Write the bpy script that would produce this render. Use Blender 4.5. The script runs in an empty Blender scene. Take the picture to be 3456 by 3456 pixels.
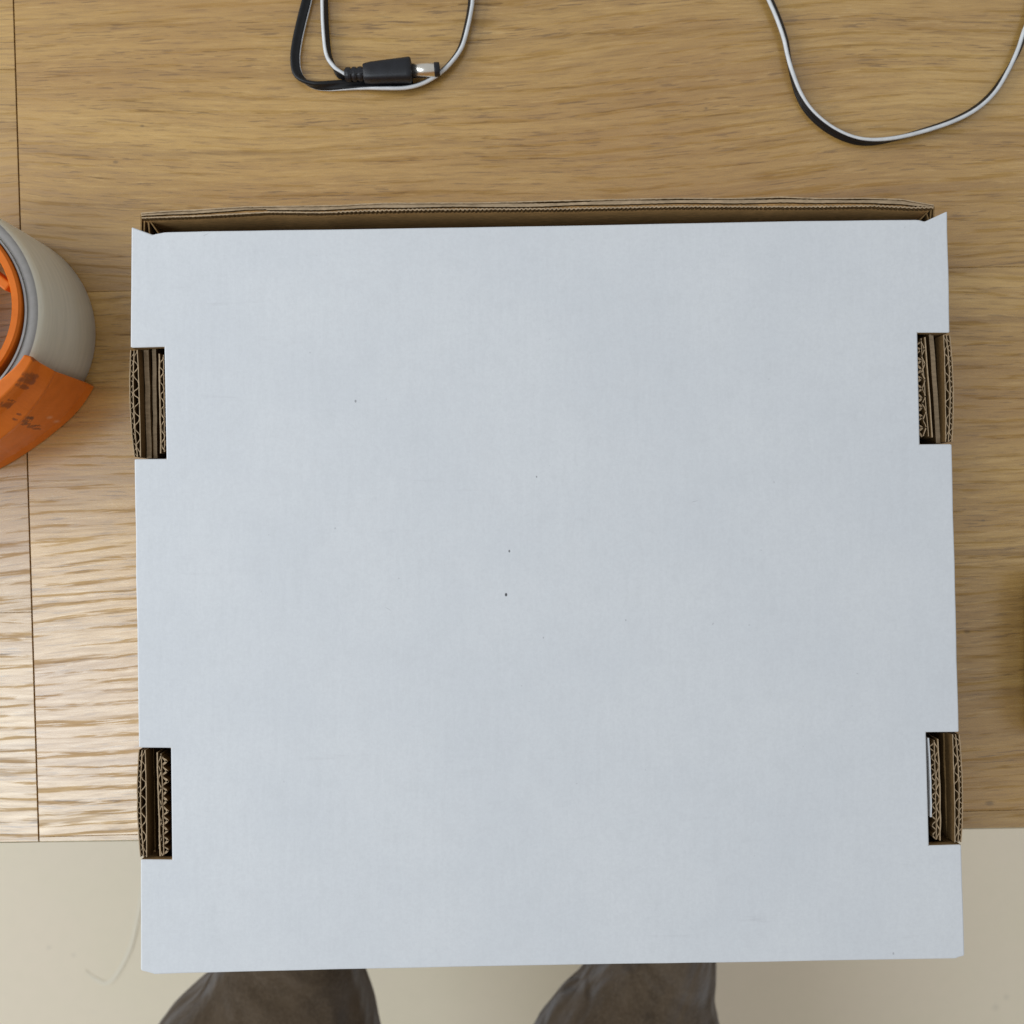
import bpy, bmesh, math, random
from mathutils import Vector, Matrix, noise
random.seed(7)
R = math.radians
sc = bpy.context.scene

# ------------------------------------------------------------------ camera
TABLE = 0.74                # table top above the floor
CAM = 0.412                 # camera above the table top
WIDE = 0.4114               # metres of table top across the picture
cam = bpy.data.cameras.new('camera')
cam_o = bpy.data.objects.new('camera', cam)
sc.collection.objects.link(cam_o)
cam.sensor_fit = 'HORIZONTAL'; cam.sensor_width = 36.0
cam.lens = 36.0 * CAM / WIDE
cam.clip_start = 0.01; cam.clip_end = 50
cam.dof.use_dof = True; cam.dof.focus_distance = 0.362; cam.dof.aperture_fstop = 17
cam_o.location = (0, 0, TABLE + CAM)
sc.camera = cam_o

# ------------------------------------------------------------------ light
w = bpy.data.worlds.new('World'); sc.world = w; w.use_nodes = True
bg = w.node_tree.nodes['Background']
bg.inputs[0].default_value = (0.985, 0.985, 0.98, 1); bg.inputs[1].default_value = 0.52

def area(name, loc, target, sx, sy, watt, col):
    l = bpy.data.lights.new(name, 'AREA'); l.shape = 'RECTANGLE'
    l.size = sx; l.size_y = sy; l.energy = watt; l.color = col
    o = bpy.data.objects.new(name, l); sc.collection.objects.link(o)
    o.location = loc
    o.rotation_euler = (Vector(target) - Vector(loc)).to_track_quat('-Z', 'Y').to_euler()
    return o
area('skylight', (-2.35, -1.20, TABLE + 4.3), (0, 0, TABLE), 1.9, 2.0, 72, (0.80, 0.91, 1.0))
area('window', (-0.95, 0.10, TABLE + 0.50), (0.0, -0.05, TABLE), 0.8, 0.5, 7.2, (0.93, 0.97, 1.0))
sc.view_settings.view_transform = 'Standard'; sc.view_settings.look = 'None'
sc.view_settings.exposure = -0.16; sc.view_settings.gamma = 1.0

# ------------------------------------------------------------------ helpers
K = WIDE / CAM / 3456.0
def P(px, py, z=0.0):                    # picture position at height z above the table top -> place in the room
    d = CAM - z
    return Vector(((px - 1728) * K * d, -(py - 1728) * K * d, TABLE + z))

def tag(o, label=None, cat=None, group=None, kind=None):
    if label: o['label'] = label
    if cat: o['category'] = cat
    if group: o['group'] = group
    if kind: o['kind'] = kind
    return o
def empty(name, loc=(0, 0, 0)):
    o = bpy.data.objects.new(name, None); sc.collection.objects.link(o)
    o.location = loc; o.empty_display_size = 0.02
    return o
def link(name, bm, mat, parent=None, smooth=False, bevel=0, seg=2):
    bmesh.ops.recalc_face_normals(bm, faces=bm.faces)
    me = bpy.data.meshes.new(name); bm.to_mesh(me); bm.free()
    if smooth:
        for p in me.polygons: p.use_smooth = True
    for m in (mat if isinstance(mat, (list, tuple)) else [mat]): me.materials.append(m)
    o = bpy.data.objects.new(name, me); sc.collection.objects.link(o)
    if parent is not None:
        o.parent = parent
        o.matrix_parent_inverse = parent_world(parent).inverted()
    if bevel:
        b = o.modifiers.new('bevel', 'BEVEL'); b.width = bevel; b.segments = seg
        b.limit_method = 'ANGLE'; b.angle_limit = R(40)
    return o
def parent_world(p):
    m = Matrix.Translation(p.location) @ p.rotation_euler.to_matrix().to_4x4()
    return m if p.parent is None else parent_world(p.parent) @ p.matrix_parent_inverse @ m

def prism(bm, pts, z0, z1):              # closed outline of (x, y) raised from z0 to z1
    a = [bm.verts.new((p[0], p[1], z0)) for p in pts]
    b = [bm.verts.new((p[0], p[1], z1)) for p in pts]
    n = len(pts)
    bm.faces.new(a[::-1]); bm.faces.new(b)
    for i in range(n):
        bm.faces.new((a[i], a[(i + 1) % n], b[(i + 1) % n], b[i]))
def box(bm, x0, x1, y0, y1, z0, z1):
    prism(bm, [(x0, y0), (x1, y0), (x1, y1), (x0, y1)], z0, z1)

def ribbon(bm, pts, half, z, depth, jitter=0.0, cut=True):
    """a strip of paper standing on edge: pts in picture units, z = height of its top edge, half = half thickness"""
    n = len(pts); q = [Vector(p) for p in pts]; L = []; Rr = []
    for i in range(n):
        t = (q[min(i + 1, n - 1)] - q[max(i - 1, 0)])
        if t.length < 1e-6: t = Vector((0, 1))
        t.normalize(); nn = Vector((-t.y, t.x))
        h = half if not callable(half) else half(i / (n - 1))
        h *= 1 + jitter * random.uniform(-1, 1)
        L.append(q[i] + nn * h); Rr.append(q[i] - nn * h)
    rows = []
    for i in range(n):
        zz = z if not callable(z) else z(i / (n - 1))
        a = P(L[i].x, L[i].y, zz); b = P(Rr[i].x, Rr[i].y, zz)
        dz = Vector((0, 0, depth))
        rows.append([bm.verts.new(v) for v in (a, b, b - dz, a - dz)])
    for i in range(n - 1):
        for k in range(4):
            f = bm.faces.new((rows[i][k], rows[i][(k + 1) % 4], rows[i + 1][(k + 1) % 4], rows[i + 1][k]))
            f.material_index = 0 if k == 0 else 1      # cut top edge pale; other faces darkened to hold the gap shade
    bm.faces.new(rows[0][::-1]); bm.faces.new(rows[-1])

def lathe(bm, prof, centre, axis='Z', n=64, a0=0.0, a1=2 * math.pi, frame=None):
    """prof: (r, h) list, open or closed by repeating its first point; frame: 3x3 columns (e1, e2, along)"""
    full = abs(a1 - a0 - 2 * math.pi) < 1e-6
    m = n if full else n + 1
    F = frame or Matrix.Identity(3)
    rows = []
    for i in range(m):
        a = a0 + (a1 - a0) * i / n
        rows.append([bm.verts.new(Vector(centre) + F @ Vector((r * math.cos(a), r * math.sin(a), h))) for r, h in prof])
    for i in range(m if full else m - 1):
        A = rows[i]; B = rows[(i + 1) % m]
        for k in range(len(prof) - 1):
            try: bm.faces.new((A[k], B[k], B[k + 1], A[k + 1]))
            except ValueError: pass
    bmesh.ops.remove_doubles(bm, verts=bm.verts, dist=1e-7)

def spline(pts, step):                   # Catmull-Rom through n-dimensional points
    out = []
    n = len(pts)
    for i in range(n - 1):
        p0 = pts[max(i - 1, 0)]; p1 = pts[i]; p2 = pts[i + 1]; p3 = pts[min(i + 2, n - 1)]
        L = math.dist(p1[:2], p2[:2]); m = max(2, int(L / step))
        for k in range(m):
            t = k / m
            out.append([0.5 * (2 * b + (c - a) * t + (2 * a - 5 * b + 4 * c - d) * t * t + (-a + 3 * b - 3 * c + d) * t ** 3)
                        for a, b, c, d in zip(p0, p1, p2, p3)])
    out.append(list(pts[-1]))
    return out

RC = P(-24, 1130, 0)                                    # axis of the tape roll on the table
LEV = [  # height, (degrees clockwise on the picture, distance from the roll's axis)
    (0.0, [(27, .0460), (57, .0463), (73, .0490), (87, .0540), (125, .070)]),
    (0.0055, [(26.5, .0453), (57, .0456), (73, .0482), (87, .0530), (125, .069)]),
    (0.020, [(26, .0456), (50, .0463), (70, .0490), (85, .0528), (125, .068)]),
    (0.036, [(25.5, .0461), (45, .0470), (64, .0497), (80, .0525), (125, .066)]),
    (0.0405, [(25, .0474), (45, .0483), (64, .0506), (80, .0530), (125, .065)]),
    (0.0465, [(24, .0449), (40, .0446), (56, .0450), (80, .0480), (125, .056)]),
    (0.0525, [(23, .0457), (40, .0450), (56, .0449), (80, .0460), (125, .052)]),
    (0.0552, [(22.5, .0458), (47, .0441), (70, .0440), (125, .048)]),
    (0.0558, [(22.8, .0428), (40, .0396), (55, .0382), (125, .0385)])]
def lerp_tab(tab, a):
    for (a0, r0), (a1, r1) in zip(tab, tab[1:]):
        if a <= a1:
            t = (a - a0) / (a1 - a0); return r0 + (r1 - r0) * t
    return tab[-1][1]
def on_guard(px, py):                                   # where a mark seen at this place lies on the dispenser's guard
    z = 0.057
    while z > 0:
        p = P(px, py, z); d = p - RC; a = math.degrees(math.atan2(-d.y, d.x)); r = math.hypot(d.x, d.y)
        h = z - 0.0003
        for (h0, t0), (h1, t1) in zip(LEV, LEV[1:]):
            if h0 <= h <= h1:
                t = (h - h0) / (h1 - h0)
                if r <= lerp_tab(t0, max(a, t0[0][0])) * (1 - t) + lerp_tab(t1, max(a, t1[0][0])) * t: return p
        z -= 0.0002
    return P(px, py, 0)

# ------------------------------------------------------------------ materials
class N:
    def __init__(s, name):
        s.m = bpy.data.materials.new(name); s.m.use_nodes = True
        s.t = s.m.node_tree; s.b = s.t.nodes['Principled BSDF']; s.out = s.t.nodes['Material Output']
    def new(s, typ, **kw):
        n = s.t.nodes.new(typ)
        for k, v in kw.items(): setattr(n, k, v)
        return n
    def put(s, sock, v):
        if isinstance(v, bpy.types.NodeSocket): s.t.links.new(v, sock)
        elif isinstance(v, (tuple, list)):
            sock.default_value = tuple(v) + ((1,) if len(sock.default_value) == 4 and len(v) == 3 else ())
        else: sock.default_value = v
    def math(s, op, a, b=0.0, c=0.0, clamp=False):
        n = s.new('ShaderNodeMath', operation=op, use_clamp=clamp)
        s.put(n.inputs[0], a); s.put(n.inputs[1], b); s.put(n.inputs[2], c)
        return n.outputs[0]
    def mix(s, f, a, b, mode='MIX'):
        n = s.new('ShaderNodeMix', data_type='RGBA', blend_type=mode)
        s.put(n.inputs['Factor'], f); s.put(n.inputs[6], a); s.put(n.inputs[7], b)
        return n.outputs[2]
    def fmix(s, f, a, b):
        n = s.new('ShaderNodeMix', data_type='FLOAT')
        s.put(n.inputs[0], f); s.put(n.inputs[2], a); s.put(n.inputs[3], b)
        return n.outputs[0]
    def obj(s): return s.new('ShaderNodeTexCoord').outputs['Object']
    def geo(s): return s.new('ShaderNodeNewGeometry').outputs['Position']
    def map(s, v, scale=(1, 1, 1), loc=(0, 0, 0), rot=(0, 0, 0)):
        n = s.new('ShaderNodeMapping'); s.put(n.inputs[0], v)
        s.put(n.inputs['Location'], loc); s.put(n.inputs['Rotation'], rot); s.put(n.inputs['Scale'], scale)
        return n.outputs[0]
    def noise(s, v, scale=1.0, detail=2.0, rough=0.5, dist=0.0):
        n = s.new('ShaderNodeTexNoise'); s.put(n.inputs['Vector'], v)
        n.inputs['Scale'].default_value = scale; n.inputs['Detail'].default_value = detail
        n.inputs['Roughness'].default_value = rough; n.inputs['Distortion'].default_value = dist
        return n.outputs['Fac']
    def ramp(s, f, lo, hi, a=0.0, b=1.0):
        n = s.new('ShaderNodeMapRange', clamp=True, interpolation_type='SMOOTHSTEP'); s.put(n.inputs[0], f)
        for i, v in enumerate((lo, hi, a, b)): s.put(n.inputs[i + 1], v)
        return n.outputs[0]
    def bump(s, h, strength, dist):
        n = s.new('ShaderNodeBump'); s.put(n.inputs['Height'], h)
        n.inputs['Strength'].default_value = strength; n.inputs['Distance'].default_value = dist
        s.put(s.b.inputs['Normal'], n.outputs[0])
    def set(s, **kw):
        for k, v in kw.items(): s.put(s.b.inputs[k.replace('_', ' ')], v)
        return s.m
def spot(n, v, c, r, soft=0.5):          # 1 inside a small disc at c
    d = n.new('ShaderNodeVectorMath', operation='DISTANCE'); n.put(d.inputs[0], v); d.inputs[1].default_value = c
    return n.ramp(d.outputs['Value'], r * (1 - soft), r, 1.0, 0.0)

def wood():
    n = N('oak laminate')
    at = n.new('ShaderNodeAttribute', attribute_type='OBJECT', attribute_name='seed').outputs['Fac']
    tone = n.new('ShaderNodeAttribute', attribute_type='OBJECT', attribute_name='tone').outputs['Fac']
    v = n.map(n.geo(), rot=(0, 0, R(-1.6)))
    off = n.new('ShaderNodeCombineXYZ'); n.put(off.inputs[0], n.math('MULTIPLY', at, 3.17)); n.put(off.inputs[1], n.math('MULTIPLY', at, 1.73))
    add = n.new('ShaderNodeVectorMath', operation='ADD'); n.put(add.inputs[0], v); n.put(add.inputs[1], off.outputs[0])
    v = add.outputs[0]
    # the grain drifts slowly up and down along the board
    w1 = n.noise(n.map(v, (4.0, 7, 1)), 1, 1, 0.4)
    w2 = n.noise(n.map(v, (24, 40, 1)), 1, 2, 0.5)
    sh = n.math('ADD', n.math('MULTIPLY', n.math('SUBTRACT', w1, 0.5), 0.036), n.math('MULTIPLY', n.math('SUBTRACT', w2, 0.5), 0.0022))
    cx = n.new('ShaderNodeCombineXYZ'); n.put(cx.inputs[1], sh)
    a2 = n.new('ShaderNodeVectorMath', operation='ADD'); n.put(a2.inputs[0], v); n.put(a2.inputs[1], cx.outputs[0])
    g = a2.outputs[0]
    broad = n.noise(n.map(g, (2.5, 30, 1)), 1, 3, 0.55)
    band = n.noise(n.map(g, (6, 170, 1), (2, 8, 0)), 1, 3, 0.6)
    ring = n.noise(n.map(g, (13, 290, 1)), 1, 3, 0.6)
    fibre = n.noise(n.map(g, (55, 820, 1)), 1, 4, 0.75)
    pore = n.noise(n.map(g, (70, 1500, 1), (3, 7, 0)), 1, 2, 0.55)
    patch = n.noise(n.map(v, (7, 22, 1), (5, 2, 0)), 1, 3, 0.5)
    line = n.noise(n.map(g, (5, 150, 1), (9, 4, 0)), 1, 2, 0.5)
    late = n.ramp(ring, 0.50, 0.68)                       # dark late-wood lines
    yy = n.new('ShaderNodeSeparateXYZ'); n.put(yy.inputs[0], g)
    wv = n.noise(n.map(g, (5, 34, 1), (4, 6, 0)), 1, 3, 0.55)
    lines = n.math('SINE', n.math('MULTIPLY', n.math('ADD', n.math('MULTIPLY', yy.outputs[1], 200.0), n.math('MULTIPLY', wv, 4.4)), 6.2832))   # growth rings cut lengthwise
    brk = n.noise(n.map(g, (34, 420, 1), (8, 1, 0)), 1, 3, 0.6)
    mask = n.math('ADD', n.math('MULTIPLY', n.ramp(lines, 0.20, 0.85), n.ramp(brk, 0.42, 0.54)), n.math('MULTIPLY', n.ramp(ring, 0.55, 0.68), 0.50), clamp=True)
    dash = n.math('MULTIPLY', n.ramp(pore, 0.36, 0.50), mask)
    c = n.mix(n.ramp(broad, 0.28, 0.72), (0.590, 0.372, 0.122), (0.470, 0.275, 0.082))
    c = n.mix(n.ramp(band, 0.40, 0.68, 0.0, 0.50), c, (0.370, 0.202, 0.058))
    c = n.mix(n.math('MULTIPLY', late, 0.20), c, (0.270, 0.155, 0.050))
    c = n.mix(n.ramp(line, 0.60, 0.70, 0.0, 0.42), c, (0.265, 0.142, 0.040))
    c = n.mix(n.ramp(fibre, 0.48, 0.66, 0.0, 0.50), c, (0.300, 0.163, 0.049))
    c = n.mix(n.ramp(fibre, 0.47, 0.32, 0.0, 0.46), c, (0.690, 0.465, 0.195))
    c = n.mix(n.math('MULTIPLY', dash, 0.20), c, (0.170, 0.095, 0.032))
    tick = n.noise(n.map(g, (95, 1500, 1), (1, 5, 0)), 1, 2, 0.5)
    c = n.mix(n.math('MULTIPLY', n.ramp(tick, 0.57, 0.66), n.ramp(band, 0.40, 0.60, 0.15, 0.62)), c, (0.150, 0.078, 0.024))
    c = n.mix(n.ramp(patch, 0.45, 0.75, 0.0, 0.42), c, (0.370, 0.192, 0.061))
    hsv = n.new('ShaderNodeHueSaturation'); hsv.inputs['Saturation'].default_value = 1.03; hsv.inputs['Hue'].default_value = 0.499; n.put(hsv.inputs['Color'], c); n.put(hsv.inputs['Value'], n.math('ADD', tone, 0.95))
    c = hsv.outputs[0]
    # a few knots and specks that sit in the print
    for px, py, r in ((390, 547, 0.0010), (480, 425, 0.0008), (3318, 1757, 0.0007), (3340, 2711, 0.0016), (3264, 2132, 0.0012), (2383, 365, 0.0006)):
        c = n.mix(n.math('MULTIPLY', spot(n, n.map(n.geo(), (0.6, 1, 1)), (P(px, py).x * 0.6, P(px, py).y, TABLE), r, 0.8), 0.5), c, (0.07, 0.04, 0.018))
    rough = n.math('ADD', n.fmix(dash, 0.25, 0.52), n.ramp(fibre, 0.3, 0.7, -0.04, 0.10))
    spec = n.fmix(dash, 1.0, 0.40)
    n.set(Base_Color=c, Roughness=rough, Specular_IOR_Level=spec, Coat_Weight=n.fmix(dash, 1.0, 0.42), Coat_Roughness=0.27, Coat_IOR=1.5)
    h = n.math('ADD', n.math('MULTIPLY', dash, -1.0), n.math('MULTIPLY', fibre, 0.25))
    n.bump(h, 0.05, 0.0003)
    return n.m
M_WOOD = wood()

def flat(name, col, rough=0.5, var=0.08, scale=300, spec=0.5, bump=0.0, bscale=900, **kw):
    n = N(name); o = n.geo()
    f = n.noise(o, scale, 4, 0.6)
    c = n.mix(n.ramp(f, 0.3, 0.7), tuple(x * (1 - var) for x in col), tuple(min(1, x * (1 + var)) for x in col))
    n.set(Base_Color=c, Roughness=rough, Specular_IOR_Level=spec, **kw)
    if bump: n.bump(n.noise(o, bscale, 3, 0.6), bump, 0.0003)
    return n.m

def paper():
    n = N('white coated paper'); o = n.geo()
    a = n.noise(o, 26, 4, 0.55); b = n.noise(o, 900, 3, 0.7); s1 = n.noise(n.map(o, (30, 240, 1)), 1, 4, 0.65)
    s2 = n.noise(o, 9, 2, 0.5)
    c = n.mix(n.ramp(a, 0.25, 0.75), (0.655, 0.680, 0.712), (0.690, 0.712, 0.738))
    c = n.mix(n.ramp(b, 0.3, 0.75, 0.0, 0.26), c, (0.55, 0.565, 0.600))
    m2 = n.noise(n.map(o, (130, 130, 0)), 1, 4, 0.7)
    c = n.mix(n.ramp(m2, 0.42, 0.75, 0.0, 0.16), c, (0.55, 0.565, 0.585))
    sm = n.math('MULTIPLY', n.ramp(s1, 0.60, 0.80), n.ramp(s2, 0.48, 0.62))
    c = n.mix(n.math('MULTIPLY', sm, 0.30), c, (0.46, 0.46, 0.48))
    fl = n.noise(o, 420, 1, 0.5)
    c = n.mix(n.ramp(fl, 0.80, 0.83, 0.0, 0.30), c, (0.33, 0.33, 0.35))
    z = 0.055
    for px, py, r, k in ((1708, 2007, 0.00055, 0.95), (1719, 1860, 0.00042, 0.75), (1811, 1609, 0.0003, 0.6), (1200, 1354, 0.00045, 0.5), (1834, 2152, 0.0003, 0.3),
                         (1131, 1783, 0.0003, 0.3), (2112, 2093, 0.0003, 0.3), (3015, 3218, 0.0004, 0.35)):
        p = P(px, py, z)
        c = n.mix(n.math('MULTIPLY', spot(n, n.map(o, (1, 0.7, 0)), (p.x, p.y * 0.7, 0), r, 0.5), k), c, (0.05, 0.05, 0.055))
    for (x0, y0, ang) in ((2345, 1692, 0.25), (695, 792, 0.4), (1310, 2055, -0.5)):     # short scratches
        p = P(x0, y0, z)
        v = n.map(o, (1, 1, 0), (-p.x, -p.y, 0)); v = n.map(n.map(v, rot=(0, 0, -ang)), (1, 9, 0))
        c = n.mix(n.math('MULTIPLY', spot(n, v, (0, 0, 0), 0.0016, 0.6), 0.28), c, (0.2, 0.2, 0.22))
    n.set(Base_Color=c, Roughness=0.55, Specular_IOR_Level=0.25)
    n.bump(n.math('ADD', n.math('MULTIPLY', b, 0.5), n.math('ADD', n.noise(n.map(o, (350, 60, 1)), 1, 2), n.math('MULTIPLY', n.noise(n.map(o, (6, 300, 1)), 1, 2), 0.8))), 0.16, 0.0004)
    return n.m
M_WHITE = paper()

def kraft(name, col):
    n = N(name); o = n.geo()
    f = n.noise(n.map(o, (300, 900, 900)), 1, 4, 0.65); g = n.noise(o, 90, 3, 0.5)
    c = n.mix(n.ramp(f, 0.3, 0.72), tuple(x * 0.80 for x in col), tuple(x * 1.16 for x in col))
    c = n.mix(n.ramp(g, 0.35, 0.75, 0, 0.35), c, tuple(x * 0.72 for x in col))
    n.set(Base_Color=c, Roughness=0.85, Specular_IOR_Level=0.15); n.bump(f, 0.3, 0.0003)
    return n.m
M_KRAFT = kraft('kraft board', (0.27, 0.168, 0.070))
M_KRAFT2 = kraft('light kraft liner', (0.72, 0.42, 0.165))
M_CUT = kraft('cut kraft edge', (0.44, 0.325, 0.205))
M_FACE_SHADE = kraft('shaded kraft face', (0.15, 0.086, 0.032))  # kraft faces below the cut edge, darkened to hold shade in the flute gaps

def tile():
    n = N('beige floor'); o = n.geo()
    a = n.noise(o, 5, 4, 0.55); b = n.noise(o, 60, 4, 0.6)
    c = n.mix(n.ramp(a, 0.3, 0.7), (0.88, 0.790, 0.600), (0.90, 0.790, 0.620))
    c = n.mix(n.ramp(b, 0.35, 0.75, 0, 0.16), c, (0.80, 0.72, 0.55))
    for px, py, r in ((164, 3198, 0.004), (248, 3224, 0.004), (3360, 3400, 0.006), (3396, 3365, 0.005)):
        p = P(px, py, -TABLE)
        c = n.mix(n.math('MULTIPLY', spot(n, n.map(o, (1, 1, 0)), (p.x, p.y, 0), r, 0.9), 0.16), c, (0.30, 0.27, 0.22))
    n.set(Base_Color=c, Roughness=0.45, Specular_IOR_Level=0.4)
    return n.m
M_FLOOR = tile()
M_BAND = flat('beige edge band', (0.50, 0.44, 0.31), 0.5)
M_BAND2 = flat('olive edge band', (0.27, 0.22, 0.12), 0.5)
M_DARKWOOD = flat('board core', (0.24, 0.17, 0.08), 0.8)
M_LEG = flat('grey table leg', (0.35, 0.35, 0.35), 0.4)
M_RUBBER = flat('black cable sheath', (0.007, 0.0075, 0.009), 0.42, 0.25, 500, 0.35, 0.12, 700)
M_PLUG = flat('black moulded plug', (0.009, 0.010, 0.014), 0.42, 0.2, 400, 0.45, 0.15, 1500)
M_STRIPE = flat('white printed stripe', (0.66, 0.68, 0.70), 0.5, 0.08, 300)
M_STEEL = flat('nickel plated barrel', (0.86, 0.83, 0.76), 0.30, 0.04, 300, 0.5, Metallic=1.0)

def orange(name, marks):
    n = N(name); o = n.geo()
    f = n.noise(o, 140, 4, 0.6)
    c = n.mix(n.ramp(f, 0.3, 0.7), (0.60, 0.135, 0.008), (0.68, 0.160, 0.012))
    if marks:
        jag = n.noise(o, 520, 3, 0.7)
        for px, py, r, st, ang in ((111, 1206, 0.0010, 0.7, 0), (107, 1270, 0.0017, 2.2, 0.85), (93, 1287, 0.0019, 3.0, 0.85), (81, 1305, 0.0013, 2.4, 0.85), (37, 1369, 0.0021, 7.0, 0.80), (36, 1351, 0.0005, 1, 0),
                                   (63, 1398, 0.0009, 1.6, 0.1), (49, 1415, 0.0009, 1.0, 0), (92, 1409, 0.0013, 2.0, 0.5), (81, 1420, 0.0011, 1.2, 0), (103, 1411, 0.0009, 1.6, 0.6), (90, 1430, 0.0009, 1.8, 0), (80, 1433, 0.0007, 1.5, 0),
                                   (106, 1439, 0.0011, 1.2, 0.6), (122, 1447, 0.0011, 1.4, -0.5), (126, 1436, 0.0007, 1.5, 0.5)):
            p = on_guard(px, py)
            v = n.map(o, (1, 1, 1), (-p.x, -p.y, -p.z)); v = n.map(v, (1, st, 0.15)) if not ang else n.map(n.map(v, rot=(0, 0, -ang)), (1, st, 0.15))
            d = n.new('ShaderNodeVectorMath', operation='LENGTH'); n.put(d.inputs[0], v)
            dd = n.math('ADD', d.outputs['Value'], n.math('MULTIPLY', n.math('SUBTRACT', jag, 0.5), 0.0022))
            c = n.mix(n.ramp(dd, r * 0.4, r, 0.62, 0.0), c, (0.075, 0.030, 0.020))
        for px, py in ((190, 1422), (166, 1408)):
            p = on_guard(px, py)
            c = n.mix(n.math('MULTIPLY', spot(n, n.map(o, (1, 1, 0.3)), (p.x, p.y, p.z * 0.3), 0.0012, 0.8), 0.45), c, (0.75, 0.42, 0.25))
    n.set(Base_Color=c, Roughness=0.42, Specular_IOR_Level=0.22)
    n.bump(n.noise(o, 900, 3, 0.6), 0.10, 0.0003)
    return n.m
M_ORANGE = orange('orange plastic', False)
M_GUARD = orange('worn orange plastic', True)

def tape():
    n = N('clear tape roll'); o = n.geo()
    f = n.noise(n.map(o, (40, 40, 400)), 1, 4, 0.6)
    c = n.mix(n.ramp(f, 0.3, 0.7), (0.60, 0.55, 0.43), (0.68, 0.62, 0.49))
    n.set(Base_Color=c, Roughness=0.5, Specular_IOR_Level=0.4, Subsurface_Weight=1.0, Subsurface_Radius=(1.0, 0.95, 0.82), Subsurface_Scale=0.02)
    return n.m
M_TAPE = tape()
M_TAPESIDE = flat('tape roll side', (0.265, 0.25, 0.235), 0.5, 0.05, 500, 0.4)
M_CORE = flat('pale tape core', (0.36, 0.35, 0.345), 0.7, 0.06)
M_HOLLOW = flat('dark hub slot', (0.05, 0.026, 0.02), 0.7)

def strip_mat():
    n = N('clear plastic strip')
    n.set(Base_Color=(0.94, 0.86, 0.69), Roughness=0.5, Specular_IOR_Level=0.5)
    tp = n.new('ShaderNodeBsdfTransparent'); m = n.new('ShaderNodeMixShader'); m.inputs[0].default_value = 0.10
    n.t.links.new(n.b.outputs[0], m.inputs[1]); n.t.links.new(tp.outputs[0], m.inputs[2])
    n.t.links.new(m.outputs[0], n.out.inputs[0])
    return n.m
M_STRIP = strip_mat()

def trousers():
    n = N('brown brushed cotton'); o = n.geo()
    f = n.noise(o, 60, 5, 0.65); g = n.noise(n.map(o, (420, 420, 420)), 1, 3, 0.65); h = n.noise(o, 11, 2, 0.5)
    c = n.mix(n.ramp(f, 0.3, 0.7), (0.066, 0.046, 0.028), (0.100, 0.071, 0.045))
    c = n.mix(n.ramp(g, 0.40, 0.70, 0, 0.55), c, (0.135, 0.100, 0.068))
    c = n.mix(n.ramp(h, 0.4, 0.7, 0, 0.3), c, (0.075, 0.050, 0.028))
    n.set(Base_Color=c, Roughness=0.95, Specular_IOR_Level=0.1, Sheen_Weight=0.30, Sheen_Roughness=0.5, Sheen_Tint=(0.85, 0.88, 0.95))
    d1 = n.noise(n.map(n.map(o, rot=(0, 0, 0.7)), (9, 22, 20)), 1, 2, 0.5, 0.5)
    d2 = n.noise(n.map(n.map(o, rot=(0, 0, -1.1)), (8, 20, 18), (3, 1, 0)), 1, 2, 0.45, 0.5)
    n.put(n.b.inputs['Base Color'], n.mix(n.ramp(d1, 0.45, 0.72, 0, 0.28), c, (0.18, 0.14, 0.105)))      # paler along the folds
    hh = n.math('ADD', n.math('ADD', n.math('MULTIPLY', n.ramp(d1, 0.36, 0.70), 2.2), n.math('MULTIPLY', n.ramp(d2, 0.38, 0.70), 1.6)), n.math('MULTIPLY', g, 0.22))
    n.bump(hh, 0.75, 0.0036)
    return n.m
M_TROUSERS = trousers()
M_BLOCK = flat('dark brown case', (0.030, 0.018, 0.010), 0.6)  # dark colour stands in for the shade at the table's right end
M_SHOE = flat('dark shoe', (0.04, 0.04, 0.045), 0.6)

# ------------------------------------------------------------------ the floor
bm = bmesh.new(); box(bm, -4, 4, -4, 4, -0.05, 0)
tag(link('floor', bm, M_FLOOR), kind='structure')

# ------------------------------------------------------------------ the table
table = empty('table', (0, 0.2, 0))
tag(table, 'light oak laminate table with horizontal grain under the white box', 'table')
XL, XR = -4900, 7700
seam = lambda y: 45 + 86 * y / 2840.0
front = lambda x: 2842 - 0.0143 * x
row = lambda c: (lambda x: c - 0.0277 * (x - 131))
def sheet(name, pts, mat, z0, z1, seed=0.0, tone=0.0, bev=0.0001):
    b = bmesh.new(); prism(b, [P(x, y).to_2d() for x, y in pts], TABLE + z0, TABLE + z1)
    o = link(name, b, mat, table, bevel=bev, seg=1)
    o['seed'] = seed; o['tone'] = tone
    return o
rc = [row(c) for c in (-2680, -845, 990, 2825)]
lc = [row(c) for c in (-3440, -1605, 230, 2065)]
g = 0.45                                               # half joint between boards, picture units
ts = 2.2                                               # half of the open seam
def sx(f):                                             # where a row line meets the seam
    x = 60
    for _ in range(4): x = seam(f(x))
    return x
for f0, f1, seed, tone in ((rc[0], rc[1], 0.3, 0.0), (rc[1], rc[2], 0.91, 0.0), (rc[2], rc[3], 1.63, 0.07), (rc[3], front, 2.2, -0.06)):
    gg = 0 if f1 is front else g
    sheet('board', [(sx(f1) + ts, f1(sx(f1)) - gg), (XR, f1(XR) - gg), (XR, f0(XR) + g), (sx(f0) + ts, f0(sx(f0)) + g)], M_WOOD, -0.003, 0, seed, tone)
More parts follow.
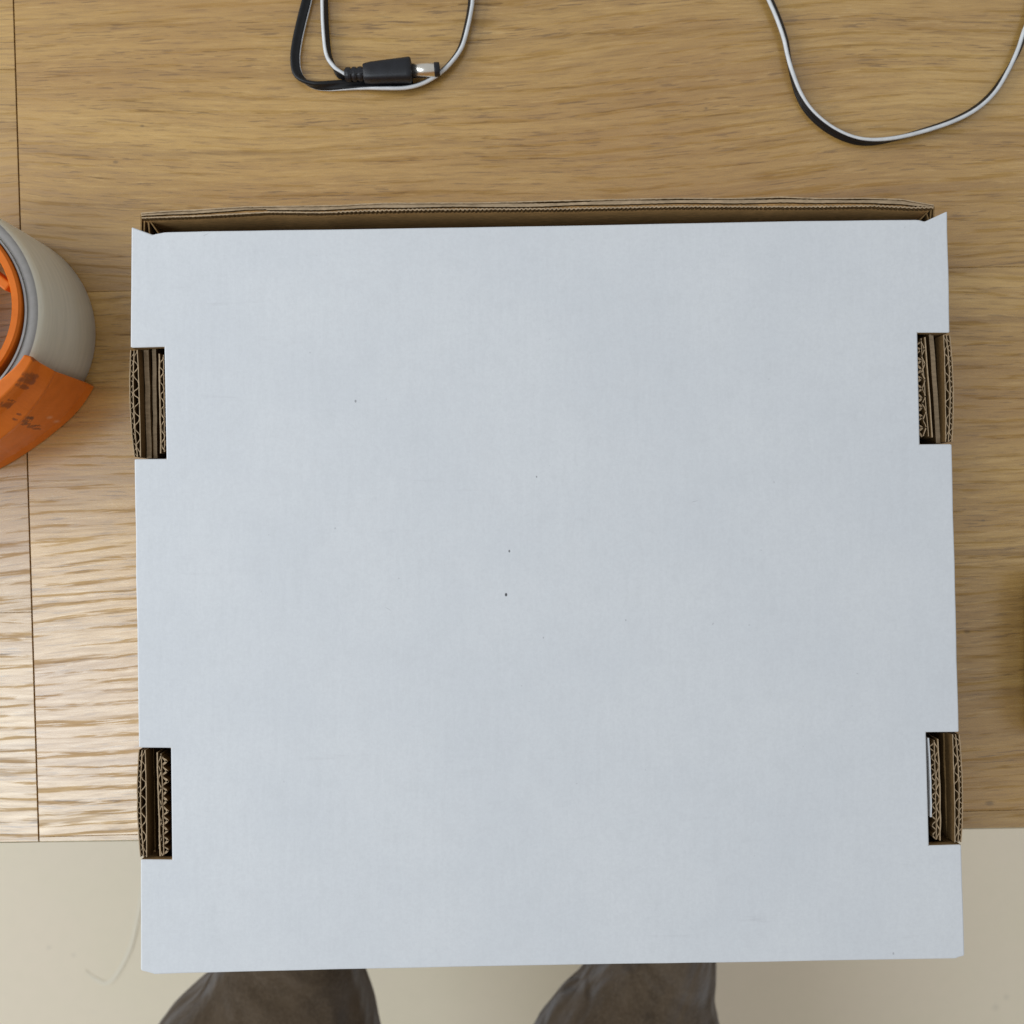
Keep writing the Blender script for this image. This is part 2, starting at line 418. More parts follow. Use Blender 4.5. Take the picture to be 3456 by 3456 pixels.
for f0, f1, seed, tone in ((lc[0], lc[1], 3.1, 0.0), (lc[1], lc[2], 3.7, 0.0), (lc[2], lc[3], 4.33, -0.03), (lc[3], front, 5.2, 0.02)):
    gg = 0 if f1 is front else g
    sheet('board', [(XL, f1(XL) - gg), (sx(f1) - ts, f1(sx(f1)) - gg), (sx(f0) - ts, f0(sx(f0)) + g), (XL, f0(XL) + g)], M_WOOD, -0.003, 0, seed, tone)
fx = 131
for x0, x1, th, m, dz in ((fx + 1, XR, 7, M_BAND, -0.0008), (XL, fx - 1, 8, M_BAND2, -0.0016)):
    b = bmesh.new()
    prism(b, [P(x0, front(x0) + 0.3).to_2d(), P(x1, front(x1) + 0.3).to_2d(), P(x1, front(x1) + th).to_2d(), P(x0, front(x0) + th).to_2d()], TABLE - 0.028, TABLE + dz)
    link('edge_band', b, m, table, bevel=0.0004)
b = bmesh.new()
prism(b, [P(XL, front(XL) - 0.5).to_2d(), P(XR, front(XR) - 0.5).to_2d(), P(XR, -2400).to_2d(), P(XL, -2400).to_2d()], TABLE - 0.028, TABLE - 0.0032)
link('core_panel', b, M_DARKWOOD, table)
for x, y in ((-0.72, -0.05), (0.64, -0.05), (-0.72, 0.44), (0.64, 0.44)):
    b = bmesh.new(); box(b, x, x + 0.04, y, y + 0.04, 0, TABLE - 0.0285)
    link('leg', b, M_LEG, table, bevel=0.003)

# ------------------------------------------------------------------ the box
H = 0.055
carton = empty('cardboard_box', P(1850, 2010, 0))
tag(carton, 'large flat white cardboard box lying on the table with four slots showing brown corrugated edges', 'box')
SLOTS = {  # outer top, inner top, inner bottom, outer bottom (picture units at the top of the box)
    'ul': ((440, 1174), (554, 1171), (561, 1548), (453, 1549)),
    'll': ((468, 2524), (576, 2525), (580, 2901), (474, 2900)),
    'ur': ((3206, 1123), (3097, 1123), (3105, 1499), (3213, 1498)),
    'lr': ((3237, 2471), (3126, 2472), (3136, 2853), (3245, 2850))}
def wob(a, b, n, amp, seed):             # points from a to b with a slight hand-cut waviness
    out = []
    for i in range(1, n):
        t = i / n; x = a[0] + (b[0] - a[0]) * t; y = a[1] + (b[1] - a[1]) * t
        dx, dy = b[0] - a[0], b[1] - a[1]; L = math.hypot(dx, dy)
        k = amp * noise.noise((t * L / 160, seed, 0)) * min(1, 6 * t, 6 * (1 - t))
        out.append((x - dy / L * k, y + dx / L * k))
    return out
def s(k): return SLOTS[k]
# outline, clockwise on the picture from the raised ear at top left
out = [(443, 765), (516, 792), (524, 789), (556, 783)]
lid = [(556, 783), (690, 779.5), (1088, 774), (1900, 761), (2700, 745), (3093, 741)]
for a, b in zip(lid, lid[1:]): out += wob(a, b, 5, 1.2, 3.3) + [b]
out += [(3104, 742), (3122, 747), (3198, 712)]
seg_r = [((3198, 712), s('ur')[0]), (s('ur')[3], s('lr')[0]), (s('lr')[3], (3256, 3222))]
out += wob(*seg_r[0], 6, 2, 1.1) + [s('ur')[0], s('ur')[1], s('ur')[2], s('ur')[3]] + wob(*seg_r[1], 12, 2, 2.1) + [s('lr')[0], s('lr')[1], s('lr')[2], s('lr')[3]] + wob(*seg_r[2], 6, 1.5, 3.1)
out += [(3256, 3222), (3255, 3227), (3238, 3231), (3226, 3236)]
bot = [(3226, 3236), (2437, 3250), (1987, 3256), (1223, 3271), (700, 3284), (521, 3289)]
for a, b in zip(bot, bot[1:]): out += wob(a, b, 5, 1.5, 5.5) + [b]
out += [(512, 3286), (494, 3281), (476, 3277), (474, 3270)]
out += wob((474, 3270), s('ll')[3], 6, 1.5, 7.1) + [s('ll')[3], s('ll')[2], s('ll')[1], s('ll')[0]] + wob(s('ll')[0], s('ul')[3], 12, 2, 8.1) + [s('ul')[3], s('ul')[2], s('ul')[1], s('ul')[0]] + wob(s('ul')[0], (443, 765), 6, 1.5, 9.1)
b = bmesh.new()
prism(b, [P(x, y, H).to_2d() for x, y in out], TABLE + H - 0.004, TABLE + H)
# white outside, brown inside and on the cut edges of the slots
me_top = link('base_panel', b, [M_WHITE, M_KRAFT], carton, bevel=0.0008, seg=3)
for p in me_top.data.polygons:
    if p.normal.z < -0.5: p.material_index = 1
    elif abs(p.normal.z) < 0.5:
        c = p.center
        for q in SLOTS.values():
            xs = [P(x, y, H).x for x, y in q]; ys = [P(x, y, H).y for x, y in q]
            if min(xs) - 2e-4 < c.x < max(xs) + 2e-4 and min(ys) - 2e-4 < c.y < max(ys) + 2e-4: p.material_index = 1
ww = 0.0040
def wall_strip(bm, a, b, inset, thick, z0, z1, side):
    a = P(*a, H).to_2d(); b = P(*b, H).to_2d(); t = (b - a).normalized(); nn = Vector((-t.y, t.x)) * side
    prism(bm, [a + nn * inset, b + nn * inset, b + nn * (inset + thick), a + nn * (inset + thick)], z0, z1)
for side, ks, top, bottom in ((1, ('ul', 'll'), (443, 790), (474, 3262)), (-1, ('ur', 'lr'), (3199, 745), (3255, 3214))):
    b = bmesh.new()
    q0, q1 = s(ks[0]), s(ks[1])
    zt = TABLE + H - 0.0042
    wall_strip(b, top, bottom, 0.0004, ww, TABLE + 0.0002, TABLE + 0.036, side)
    for aa, bb in ((top, q0[0]), (q0[3], q1[0]), (q1[3], bottom)):
        wall_strip(b, aa, bb, 0.0004, ww, TABLE + 0.0361, zt, side)
    # inner ply of the rolled-over side wall
    wall_strip(b, (top[0] + side * 126, top[1] + 30), (bottom[0] + side * 122, bottom[1] - 30), 0.0, ww, TABLE + 0.0002, TABLE + 0.034, side)
    sw = link('side_wall', b, [M_WHITE, M_FACE_SHADE], carton)
    for p in sw.data.polygons:                          # white outside only
        if p.normal.x * side > -0.5: p.material_index = 1
b = bmesh.new(); wall_strip(b, (480, 3282), (3240, 3226), 0.0008, ww, TABLE - 0.0, TABLE + H - 0.0042, 1)
for v in b.verts:
    if v.co.z < TABLE + 0.001: v.co.z = TABLE + 0.0002
link('front_wall', b, M_WHITE, carton)
# tray floor inside, so that the slots look into a closed dark box
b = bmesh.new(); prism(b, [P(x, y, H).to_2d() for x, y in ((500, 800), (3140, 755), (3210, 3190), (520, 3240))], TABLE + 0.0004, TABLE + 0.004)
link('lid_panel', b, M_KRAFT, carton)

# ---- the slots: corrugated edges of the walls and tucked tabs
def slot(key, cfg):
    q = [Vector(p) for p in SLOTS[key]]
    def pt(u, v, bow=0.0):
        a = q[0].lerp(q[1], u); c = q[3].lerp(q[2], u)
        p = a.lerp(c, v); d = (q[0] - q[1]).normalized()
        return p + d * bow * 4 * v * (1 - v)
    seed = cfg['seed']
    def jit(v, a): return a * noise.noise((v * 9, seed, 0.5))
    zt = H - 0.0006
    def line(bm, u0, u1, half, z, depth, bow=0.0, v0=0.02, v1=0.98, n=26, wobble=1.0, shape=0.0):
        pts = []
        for i in range(n + 1):
            v = v0 + (v1 - v0) * i / n
            u = u0 + (u1 - u0) * v + shape * 4 * v * (1 - v)
            p = pt(u, v, bow); p = p + Vector((jit(v + u * 3, wobble), 0)); pts.append(p)
        ribbon(bm, pts, half, z, depth)
    def flute(bm, ua, ub, waves, half, z, depth, bow=0.0, phase=0.0, v0=0.03, v1=0.97, sa=0.0, sb=0.0, curl=0.12, crush=0.25):
        pts = []; n = waves * 16
        for i in range(n + 1):
            t = i / n; ph = 2 * math.pi * (waves * t + phase)
            k = 0.5 + 0.5 * math.tanh(2.8 * math.sin(ph))
            k = 0.04 + 0.92 * k
            k *= 1 + crush * noise.noise((t * waves * 0.9, seed + 4, 0))
            v = v0 + (v1 - v0) * (t + curl / waves * math.sin(2 * ph) * 0.5 + 0.12 / waves * noise.noise((t * waves * 1.3, seed + 9, 1)))
            f = 4 * v * (1 - v)
            u = (ua + sa * f) + ((ub + sb * f) - (ua + sa * f)) * k
            p = pt(u, v, bow) + Vector((noise.noise((i * 0.7, seed, 3)), noise.noise((i * 0.7, seed, 8)))) * 1.5; pts.append(p)
        ribbon(bm, pts, half, z, depth, 0.35)
    T = 1.4
    bow = cfg['bow']; ib = cfg['inner_bow']
    # outer wall, cut edge
    b = bmesh.new()
    line(b, 0.012, 0.012, T, zt, 0.024, bow); line(b, 0.115, 0.115, T, zt - 0.0002, 0.024, bow)
    line(b, 0.20, 0.20, T, zt, 0.024, bow, shape=ib)
    part = link('corrugated_wall_edge', b, [M_CUT, M_FACE_SHADE], carton)
    b = bmesh.new(); flute(b, 0.025, 0.105, 10, 1.15, zt - 0.0003, 0.024, bow, 0.1); link('fluting', b, [M_CUT, M_FACE_SHADE], part)
    b = bmesh.new(); flute(b, 0.125, 0.19, 6, 1.25, zt - 0.0003, 0.024, bow, 0.35, sb=ib); link('fluting', b, [M_CUT, M_FACE_SHADE], part)
    # folded plies between the wall and the tab
    for (u0, u1, hw, dz) in cfg['plies']:
        b = bmesh.new(); line(b, u0, u1, hw, H - dz, 0.022, 0, 0.005, 0.995, wobble=1.6)
        link('folded_ply', b, [M_CUT if dz < 0.0065 else M_KRAFT, M_FACE_SHADE], carton)
    # tab
    t0, t1 = cfg['tab']; e0 = cfg['tabv'][0]; e1 = cfg['tabv'][1]
    b = bmesh.new()
    line(b, t0, t1, T + 0.6, zt - 0.0006, 0.024, v0=e0, v1=e1, wobble=2.0, shape=cfg.get('tabshape', 0))
    line(b, t0 + 0.125, t1 + 0.125, T, zt - 0.0010, 0.024, v0=e0 + 0.01, v1=e1 - 0.01, wobble=2.5, shape=cfg.get('tabshape', 0))
    part = link('locking_tab', b, [M_CUT, M_FACE_SHADE], carton)
    b = bmesh.new(); flute(b, t0 + 0.015, t0 + 0.115, 6, 1.6, zt - 0.0008, 0.024, 0, 0.2, e0 + 0.02, e1 - 0.02, curl=cfg['curl'], sa=cfg.get('tabshape', 0), sb=cfg.get('tabshape', 0)); link('fluting', b, [M_CUT, M_FACE_SHADE], part)
    b = bmesh.new(); flute(b, t0 + 0.135, t0 + 0.135 + cfg['e_w'], 10, cfg['e_t'], zt - 0.0013, 0.024, 0, 0.6, e0 + 0.02, e1 - 0.02, curl=cfg['curl'], crush=0.4, sa=cfg.get('tabshape', 0), sb=cfg.get('tabshape', 0)); link('fluting', b, [M_CUT, M_FACE_SHADE], part)
    if cfg.get('white'):
        b = bmesh.new(); line(b, 0.945, 0.955, 2.6, H - 0.0008, 0.012, v0=0.05, v1=0.75, shape=-0.04, wobble=1.0); link('white_liner', b, M_WHITE, carton)
slot('ul', dict(seed=1.3, bow=9, inner_bow=0.10, plies=((0.47, 0.47, 8.0, 0.0050), (0.70, 0.66, 6.5, 0.0062), (0.36, 0.385, 6, 0.012)), tab=(0.845, 0.83), tabv=(0.06, 0.95), curl=0.10, e_w=0.07, e_t=1.4))
slot('ll', dict(seed=5.1, bow=9, inner_bow=0.10, plies=((0.44, 0.46, 4.0, 0.0080), (0.33, 0.38, 7.0, 0.013), (0.52, 0.54, 4.0, 0.013)), tab=(0.575, 0.63), tabv=(0.04, 0.97), curl=0.30, e_w=0.17, e_t=3.0))
slot('ur', dict(seed=9.7, bow=9, inner_bow=0.06, plies=((0.58, 0.42, 7.5, 0.0050), (0.36, 0.33, 9, 0.013), (0.68, 0.53, 3, 0.014)), tab=(0.78, 0.60), tabv=(0.04, 0.94), curl=0.28, e_w=0.15, e_t=3.0))
slot('lr', dict(seed=13.9, bow=9, inner_bow=0.07, plies=((0.47, 0.42, 3.2, 0.0070), (0.33, 0.31, 8, 0.011), (0.55, 0.50, 3, 0.013)), tab=(0.655, 0.66), tabv=(0.06, 0.96), curl=0.18, e_w=0.11, e_t=1.7, tabshape=-0.03, white=True))

# ---- rear wall: raw double-wall edge standing behind the panel
outer = [(474, 718), (560, 711), (654, 707), (827, 696), (1088, 692.5), (1150, 691), (1290, 684), (1620, 683), (1900, 675), (2280, 667), (2480, 668), (2640, 663), (2760, 668), (2917, 667), (3042, 671), (3104, 682), (3155, 691)]
inner = [(478, 737), (560, 734), (654, 731), (827, 722), (907, 717), (1088, 719), (1220, 713), (1400, 709), (1900, 706), (2280, 698), (2700, 699), (2948, 696), (3073, 702), (3149, 702)]
def ev(poly, x):
    for a, c in zip(poly, poly[1:]):
        if a[0] <= x <= c[0]:
            t = (x - a[0]) / (c[0] - a[0]); return a[1] + (c[1] - a[1]) * t
    return poly[0][1] if x < poly[0][0] else poly[-1][1]
zw = H - 0.001
xs = [476 + (3152 - 476) * i / 420 for i in range(421)]
b = bmesh.new()
lo = [P(x, ev(outer, x) + 2, zw).to_2d() for x in xs[::6]] + [P(x, ev(inner, x) - 1.5, zw).to_2d() for x in xs[::-6]]
prism(b, lo, TABLE + 0.0002, TABLE + zw - 0.0022)
rear = link('rear_wall', b, M_KRAFT2, carton)
b = bmesh.new(); ribbon(b, [(x, ev(outer, x) + 2.0 + 0.7 * noise.noise((x / 40, 0, 0))) for x in xs], 1.9, lambda t: zw + 0.0003 * noise.noise((t * 30, 2, 0)), 0.004, 0.3)
link('outer_liner', b, [M_CUT, M_FACE_SHADE], rear)
def midy(x):
    t = (x - 476) / 2676
    k = 0.42 + 0.13 * noise.noise((t * 9, 5, 0)) - (0.14 if x < 900 else 0)
    return ev(outer, x) * (1 - k) + ev(inner, x) * k
b = bmesh.new(); ribbon(b, [(x, midy(x) + 0.8 * noise.noise((x / 12, 9, 0))) for x in xs], lambda t: 5.2 + 2.2 * noise.noise((t * 14, 7, 0)) + 1.0 * noise.noise((t * 240, 1, 0)), lambda t: zw - 0.0006 + 0.0004 * noise.noise((t * 40, 3, 0)), 0.003)
link('middle_liner', b, [M_CUT, M_FACE_SHADE], rear)
teeth = []
for i in range(1100):
    x = 478 + (3150 - 478) * i / 1099
    amp = 2.3 if x > 1130 else 0.5
    teeth.append((x, ev(inner, x) - 1.6 + amp * math.sin(x * 2 * math.pi / 14.7) * (0.7 + 0.6 * noise.noise((x / 50, 4, 0))) + 0.8 * noise.noise((x / 30, 6, 0))))
b = bmesh.new(); ribbon(b, teeth, 2.1, lambda t: zw + 0.0002 * noise.noise((t * 60, 8, 0)), 0.003, 0.25)
link('inner_liner', b, [M_CUT, M_FACE_SHADE], rear)
# ends of the side walls showing at the two rear corners
for pl in (((476, 724, 476, 788, 2.2), (487, 745, 486, 792, 2.0), (500, 742, 505, 795, 2.4), (505, 745, 540, 795, 2.0)), ((3152, 697, 3151, 745, 2.4), (3143, 704, 3139, 752, 2.2), (3128, 722, 3136, 748, 2.0), (3140, 706, 3105, 742, 2.0))):
    b = bmesh.new()
    for x0, y0, x1, y1, h in pl:
        ribbon(b, [(x0 + (x1 - x0) * t / 6 + 1.2 * noise.noise((t, x0, 0)), y0 + (y1 - y0) * t / 6) for t in range(7)], h, H - 0.0062, 0.030)
    link('corner_ply', b, [M_KRAFT, M_FACE_SHADE], carton)

# ------------------------------------------------------------------ power cable with plug
cable = empty('power_cable', P(1330, 240, 0))
tag(cable, 'thin black twin cable with white stripe and barrel plug, looping behind the box', 'cable')
A_ = [(1172, 258, 0), (1150, 247, -30), (1127, 228, 5), (1103, 185, 25), (1093, 95, 28), (1090, 0, 25), (1088, -90, 25)]
LOOP = [(1080, -420, 40), (980, -560, 70), (1035, -330, 105), (1055, -60, 110)]
B_ = [(1046, 0, 110), (1028, 72, 110), (1012, 145, 110), (1006, 199, 112), (1011, 242, 120), (1030, 271, 160), (1062, 290, 195), (1106, 297, 225), (1167, 297, 255), (1240, 297, 285),
      (1300, 300, 312), (1367, 300, 328), (1421, 288, 334), (1475, 259, 336), (1522, 217, 336), (1559, 163, 335), (1580, 91, 335), (1591, 36, 335), (1595, 0, 335), (1600, -120, 335),
      (1700, -520, 345), (2100, -700, 350), (2450, -330, 335), (2560, -60, 322)]
C_ = [(2591, 0, 318), (2619, 64, 320), (2643, 133, 324), (2656, 193, 335), (2671, 247, 350), (2698, 317, 372), (2737, 376, 385), (2797, 428, 388), (2866, 463, 385), (2935, 476, 375),
      (3019, 469, 352), (3118, 445, 338), (3217, 411, 336), (3292, 371, 338), (3351, 317, 345), (3395, 247, 362), (3430, 173, 385), (3450, 114, 395), (3474, 40, 400), (3560, -300, 400)]
path = spline(A_ + LOOP + B_ + C_, 9)
HW, HT = 0.00200, 0.00098              # half width and half thickness of the twin cord
over = lambda i: 0.0                   # it stays on the table everywhere
sec = []
for k in range(20):
    a = 2 * math.pi * k / 20
    r = 1.0
    x = math.cos(a); y = math.sin(a)
    # two joined round conductors: groove in the middle
    sec.append((HW * x, HT * y * (0.62 + 0.55 * min(1, abs(x) * 1.7) if abs(x) < 0.55 else 1.17 if abs(x) < 0.8 else 1.25)))
frames = []
pts = []
for x, y, f in path:
    ph = R(f); half = HW * abs(math.cos(ph)) + HT * abs(math.sin(ph))
    pts.append((P(x, y, 0.0031) if False else P(x, y, half + 0.0004), ph))
bm1 = bmesh.new(); bm2 = bmesh.new(); r1 = []; r2 = []
for i, (c, ph) in enumerate(pts):
    t = pts[min(i + 1, len(pts) - 1)][0] - pts[max(i - 1, 0)][0]; t.z = 0; t.normalize()
    left = Vector((-t.y, t.x, 0)); up = Vector((0, 0, 1))
    n1 = up * math.cos(ph) + left * math.sin(ph); n2 = t.cross(n1)
    # the stripe end is what the picture fixes: hang the cord from it
    c = c - Vector((n1.x, n1.y, 0)) * HW * 0.62
    r1.append([bm1.verts.new(c + n1 * a + n2 * b2) for a, b2 in sec])
    st = [(math.cos(a), math.sin(a)) for a in [R(d) for d in (-40, -20, 0, 20, 40)]]
    r2.append([bm2.verts.new(c + n1 * (HW * (x * 1.0) + 0.00006) + n2 * HT * y * 1.28) for x, y in st] + [bm2.verts.new(c + n1 * HW * 0.66)])
for rows, bmx in ((r1, bm1), (r2, bm2)):
    m = len(rows[0])
    for A, B in zip(rows, rows[1:]):
        for k in range(m): bmx.faces.new((A[k], A[(k + 1) % m], B[(k + 1) % m], B[k]))
    bmx.faces.new(rows[0][::-1]); bmx.faces.new(rows[-1])
link('cord', bm1, M_RUBBER, cable, smooth=True)
link('stripe', bm2, M_STRIPE, cable, smooth=True)
# plug: strain relief, grip, barrel
ax0 = P(1166, 253, 0.0050); ax1 = P(1484, 234, 0.0050)
al = (ax1 - ax0).normalized(); e2 = Vector((0, 0, 1)); e1 = e2.cross(al).normalized()
FR = Matrix((e1, e2, al)).transposed()
LEN = (ax1 - ax0).length; u = lambda px: LEN * (px - 1166) / (1484 - 1166)
def plug_part(name, prof, mat, n=40, sq=0.0, parent=cable, bev=0):
    b = bmesh.new(); lathe(b, prof, (0, 0, 0), n=n)
    for v in b.verts:                                   # squarish grip section
        if sq:
            a = math.atan2(v.co.y, v.co.x); k = 1 / max(abs(math.cos(a)), abs(math.sin(a)))
            f = 1 + sq * (min(k, 1.25) - 1); v.co.x *= f; v.co.y *= f
        v.co = ax0 + FR @ v.co
    return link(name, b, mat, parent, smooth=True)
body = plug_part('plug_grip', [(0, u(1228)), (0.0033, u(1228)), (0.0036, u(1232)), (0.0040, u(1255)), (0.0044, u(1310)), (0.0048, u(1372)), (0.0049, u(1384)), (0.0046, u(1389)), (0.0030, u(1391)), (0, u(1391))], M_PLUG, sq=0.5)
b = bmesh.new()
lathe(b, [(0, u(1164)), (0.0021, u(1164)), (0.0023, u(1180)), (0.0025, u(1231)), (0, u(1231))], (0, 0, 0), n=24)
for a0, a1 in ((1168, 1184), (1190, 1203), (1209, 1223)):
    lathe(b, [(0.0018, u(a0)), (0.0027, u(a0)), (0.0029, u((a0 + a1) / 2)), (0.0028, u(a1)), (0.0018, u(a1)), (0.0018, u(a0))], (0, 0, 0), n=24)
for v in b.verts: v.co = ax0 + FR @ v.co
rel = link('strain_relief', b, M_PLUG, cable, smooth=False)
b = bmesh.new()
for sgn in (1,):
    c0 = ax0 + FR @ Vector((0, 0.0014, u(1166))); c1 = ax0 + FR @ Vector((0, 0.0016, u(1232)))
    hw = 0.0009
    q = [b.verts.new(c + e1 * s1 * hw + e2 * s2 * 0.0013) for c in (c0, c1) for s1, s2 in ((-1, -1), (1, -1), (1, 1), (-1, 1))]
    for f in ((0, 1, 2, 3), (7, 6, 5, 4), (0, 4, 5, 1), (1, 5, 6, 2), (2, 6, 7, 3), (3, 7, 4, 0)): b.faces.new([q[i] for i in f])
link('spine', b, M_PLUG, rel, bevel=0.0003)
plug_part('barrel', [(0, u(1389)), (0.00275, u(1389)), (0.00275, u(1466)), (0.0025, u(1467)), (0, u(1467))], M_STEEL)
plug_part('insulating_tip', [(0.0011, u(1466)), (0.0027, u(1466)), (0.0028, u(1469)), (0.0027, u(1483)), (0.0020, u(1484.5)), (0.0012, u(1484.5)), (0.0011, u(1466))], M_PLUG)

# ------------------------------------------------------------------ tape dispenser and its roll
zb = 0.0006; ZT = 0.050
roll = empty('tape_roll', RC)
tag(roll, 'roll of clear packing tape, grey and translucent, standing inside the orange dispenser', 'tape roll')
b = bmesh.new()
lathe(b, [(0.03745, zb), (0.0412, zb), (0.0417, zb + 0.0005), (0.0420, 0.020), (0.0421, ZT - 0.0040), (0.0420, ZT - 0.0026), (0.0416, ZT - 0.0014), (0.0410, ZT - 0.0006), (0.0402, ZT - 0.0001), (0.0377, ZT - 0.0002), (0.03745, ZT - 0.0006), (0.03745, zb)], RC, n=160)
tb = link('tape_winding', b, [M_TAPE, M_TAPESIDE], roll, smooth=True)
for p in tb.data.polygons:
    if p.normal.z > 0.8: p.material_index = 1
b = bmesh.new()
lathe(b, [(0.0367, zb), (0.0374, zb), (0.0374, ZT + 0.0003), (0.0367, ZT + 0.0003), (0.0367, zb)], RC, n=160)
link('core', b, M_CORE, roll, smooth=False)
disp = empty('tape_dispenser', RC)
tag(disp, 'worn orange plastic tape dispenser with dark scuffs, left of the white box', 'tape dispenser')
HC = RC + Vector((0.0014, 0.0012, 0))
b = bmesh.new()
lathe(b, [(0.0312, 0.0003), (0.0345, 0.0003), (0.0345, ZT + 0.0012), (0.0338, ZT + 0.002), (0.0318, ZT + 0.002), (0.0312, ZT + 0.0012), (0.0312, 0.0003)], HC, n=160)
hub = link('hub', b, M_ORANGE, disp, smooth=False, bevel=0)
for (x0, y0), (x1, y1) in (((34, 972), (-330, 690)), ((-330, 690), (-560, 1050)), ((-560, 1050), (-330, 1350))):   # flat ribs inside the hub
    c0 = P(x0, y0, 0.047); c1 = P(x1, y1, 0.047); q = (c1 - c0).normalized(); q = Vector((-q.y, q.x, 0)) * 0.0017
    b = bmesh.new(); prism(b, [(c0 + q).to_2d(), (c1 + q).to_2d(), (c1 - q).to_2d(), (c0 - q).to_2d()], TABLE + 0.040, TABLE + 0.0485)
    link('rib', b, M_ORANGE, hub, bevel=0.0006)
# curved guard wrapped round the roll (profile: distance from the roll's axis, height)
b = bmesh.new(); rows = []; NS = 60; prof0 = LEV
for k in range(NS + 1):
    row_ = []
    for h, tab in LEV:
        a = tab[0][0] + (125 - tab[0][0]) * k / NS
        rr = sum(lerp_tab(tab, max(tab[0][0], a + d)) for d in (-6, -3, 0, 3, 6)) / 5
        aa = R(-a)
        row_.append(RC + Vector((rr * math.cos(aa), rr * math.sin(aa), h + 0.0003)))
    rows.append(row_)
TH = 0.0022
vo = [[b.verts.new(p) for p in rw] for rw in rows]
for k in range(NS):
    for i in range(len(prof0) - 1):
        b.faces.new((vo[k][i], vo[k][i + 1], vo[k + 1][i + 1], vo[k + 1][i]))
guard = link('guard', b, M_GUARD, disp, smooth=False)
so = guard.modifiers.new('thick', 'SOLIDIFY'); so.thickness = 0.0016; so.offset = -1
bv = guard.modifiers.new('bevel', 'BEVEL'); bv.width = 0.0007; bv.segments = 2; bv.limit_method = 'ANGLE'; bv.angle_limit = R(25)

# ------------------------------------------------------------------ added dark block at the right edge, standing in for a shadow
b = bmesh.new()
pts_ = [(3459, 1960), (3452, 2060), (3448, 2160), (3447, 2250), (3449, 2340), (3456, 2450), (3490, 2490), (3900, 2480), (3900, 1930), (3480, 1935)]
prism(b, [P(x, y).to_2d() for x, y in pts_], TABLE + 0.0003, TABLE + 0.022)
case = empty('shade_block', P(3680, 2200)); tag(case, 'low dark block at the right end of the table, added to stand in for a shadow', 'case')
link('shade_block_shell', b, M_BLOCK, case, bevel=0.003, seg=3)

# ------------------------------------------------------------------ clear strip on the floor
b = bmesh.new()
sp = spline([(486, 2960), (470, 3060), (456, 3130), (438, 3200), (412, 3255), (384, 3300), (360, 3318), (338, 3314), (308, 3296), (288, 3274)], 6)
rowsA = []
for i, (x, y) in enumerate(sp):
    t = Vector(sp[min(i + 1, len(sp) - 1)]) - Vector(sp[max(i - 1, 0)]); t.normalize(); nn = Vector((-t.y, t.x))
    hw = 7.5 * min(1, (len(sp) - i) / 10 + 0.25)
    zz = -TABLE + 0.0026 + 0.0005 * math.sin(math.pi * i / len(sp))
    l = Vector((x, y)) + nn * hw; r_ = Vector((x, y)) - nn * hw
    pl = P(l.x, l.y, zz - 0.0021); pr = P(r_.x, r_.y, zz - 0.0016)
    dz = Vector((0, 0, 0.0004))
    rowsA.append([b.verts.new(v) for v in (pl, pr, pr - dz, pl - dz)])
for A, B in zip(rowsA, rowsA[1:]):
    for k in range(4): b.faces.new((A[k], A[(k + 1) % 4], B[(k + 1) % 4], B[k]))
b.faces.new(rowsA[0][::-1]); b.faces.new(rowsA[-1])
tag(link('plastic_strip', b, M_STRIP, None, smooth=False), 'thin pale plastic strip curling on the beige floor left of the box', 'plastic strip')

# ------------------------------------------------------------------ person: legs
person = empty('person', (0.02, -0.55, 0))
tag(person, 'person in dark brown trousers, only the two legs showing below the box', 'person')
b = bmesh.new()
ZK = 0.505                                              # height of the trouser top at the knee
def ring(bm, c, u_, w_, a, d, n=28):
    vs = []
    for k in range(n):
        t = 2 * math.pi * k / n
        ct, st = math.cos(t), math.sin(t)
        e = 0.85
        vs.append(bm.verts.new(c + u_ * a * math.copysign(abs(ct) ** e, ct) + w_ * d * math.copysign(abs(st) ** e, st)))
    return vs
def loft(bm, rings):
    for A, B in zip(rings, rings[1:]):
        n = len(A)
        for k in range(n): bm.faces.new((A[k], A[(k + 1) % n], B[(k + 1) % n], B[k]))
    bm.faces.new(rings[0][::-1]); bm.faces.new(rings[-1])
zk = ZK - TABLE - 0.05
def X(px, z=zk): return P(px, 1728, z).x
def Y(py, z=zk): return P(1728, py, z).y
legs = {  # (y picture, x left, x right) of the trouser outline, then the hip
    'l': [(2990, 880, 1140), (3140, 795, 1172), (3284, 716, 1198), (3338, 676, 1208), (3405, 604, 1228), (3456, 542, 1246), (3560, 460, 1268)],
    'r': [(2980, 2250, 2390), (3120, 2170, 2414), (3253, 2072, 2432), (3328, 2010, 2444), (3405, 1938, 2432), (3456, 1880, 2446), (3560, 1785, 2462)]}
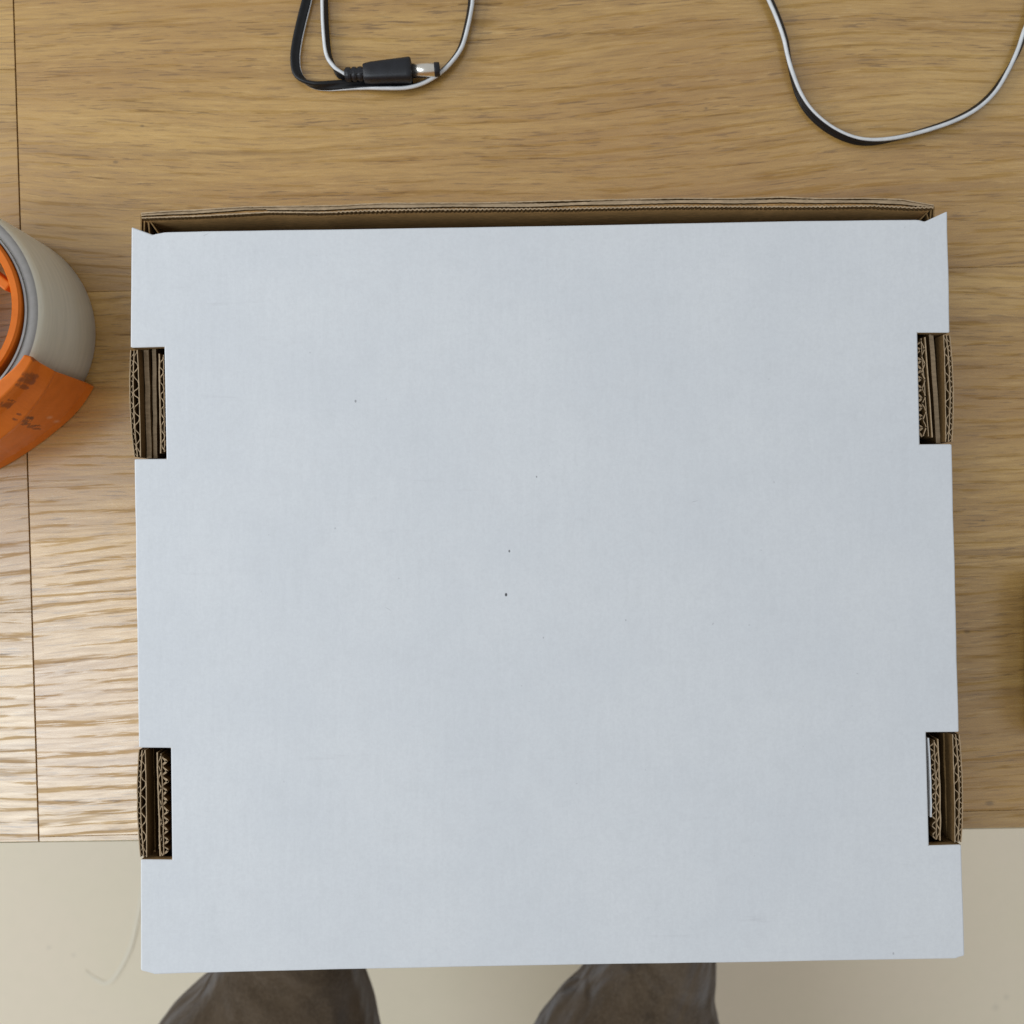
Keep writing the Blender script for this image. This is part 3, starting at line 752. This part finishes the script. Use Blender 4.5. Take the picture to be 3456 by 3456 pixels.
for key, hipx, footx in (('l', -0.095, -0.15), ('r', 0.095, 0.10)):
    rings = []
    hz = ZK - 0.075
    pts_ = legs[key]
    rings.append(ring(b, Vector((hipx, -0.86, hz + 0.02)), Vector((1, 0, 0)), Vector((0, 0, 1)), 0.085, 0.08))
    rings.append(ring(b, Vector((hipx * 1.1, -0.62, hz + 0.015)), Vector((1, 0, 0)), Vector((0, 0, 1)), 0.088, 0.080))
    for py, a, c in pts_[::-1]:
        xa, xb = X(a), X(c); half = (xb - xa) / 2
        rings.append(ring(b, Vector(((xa + xb) / 2, Y(py), hz - 0.002)), Vector((1, 0, 0)), Vector((0, 0, 1)), half, min(0.072, 0.052 + 0.25 * max(0, half - 0.045))))
    # round the knee and go down the shin
    py, a, c = pts_[0]; kx = (X(a) + X(c)) / 2; ky = Y(py); hw = (X(c) - X(a)) / 2
    for ang, f in ((25, 0.97), (50, 0.94), (75, 0.92)):
        t = R(ang)
        rings.append(ring(b, Vector((kx, ky + 0.035 * math.sin(t), hz - 0.002 - 0.05 * (1 - math.cos(t)))), Vector((1, 0, 0)), Vector((0, math.sin(t), math.cos(t))), hw * f, 0.052))
    for z, wv, dy in ((hz - 0.12, 0.050, 0.035), (hz - 0.22, 0.050, 0.05), (hz - 0.32, 0.044, 0.07), (0.09, 0.045, 0.09)):
        rings.append(ring(b, Vector((kx + (footx - kx) * 0.4 * (hz - z) / 0.4, ky + dy, z)), Vector((1, 0, 0)), Vector((0, 1, 0)), wv, wv))
    loft(b, rings)
hipr = []
for x, r_ in ((-0.17, 0.05), (-0.15, 0.09), (-0.08, 0.115), (0, 0.115), (0.08, 0.115), (0.15, 0.09), (0.17, 0.05)):
    hipr.append(ring(b, Vector((x, -0.86, ZK - 0.05)), Vector((0, 1, 0)), Vector((0, 0, 1)), r_ * 0.9, r_ * 0.8))
loft(b, hipr)
tr = link('trousers', b, M_TROUSERS, person, smooth=True)
rm = tr.modifiers.new('join', 'REMESH'); rm.mode = 'VOXEL'; rm.voxel_size = 0.005; rm.use_smooth_shade = True
sm = tr.modifiers.new('smooth', 'SMOOTH'); sm.factor = 0.5; sm.iterations = 8
tx = bpy.data.textures.new('creases', 'CLOUDS'); tx.noise_scale = 0.055; tx.noise_depth = 2
dp = tr.modifiers.new('creases', 'DISPLACE'); dp.texture = tx; dp.strength = 0.007; dp.mid_level = 0.5; dp.texture_coords = 'LOCAL'
for kx in (-0.145, 0.092):
    b = bmesh.new()
    rs = []
    for yy, wv, hv in ((-0.38, 0.030, 0.030), (-0.33, 0.042, 0.045), (-0.25, 0.045, 0.050), (-0.16, 0.050, 0.032), (-0.10, 0.045, 0.024), (-0.07, 0.025, 0.016)):
        rs.append(ring(b, Vector((kx, yy + 0.14, hv + 0.002)), Vector((1, 0, 0)), Vector((0, 0, 1)), wv, hv))
    loft(b, rs); link('shoe', b, M_SHOE, person, smooth=True)
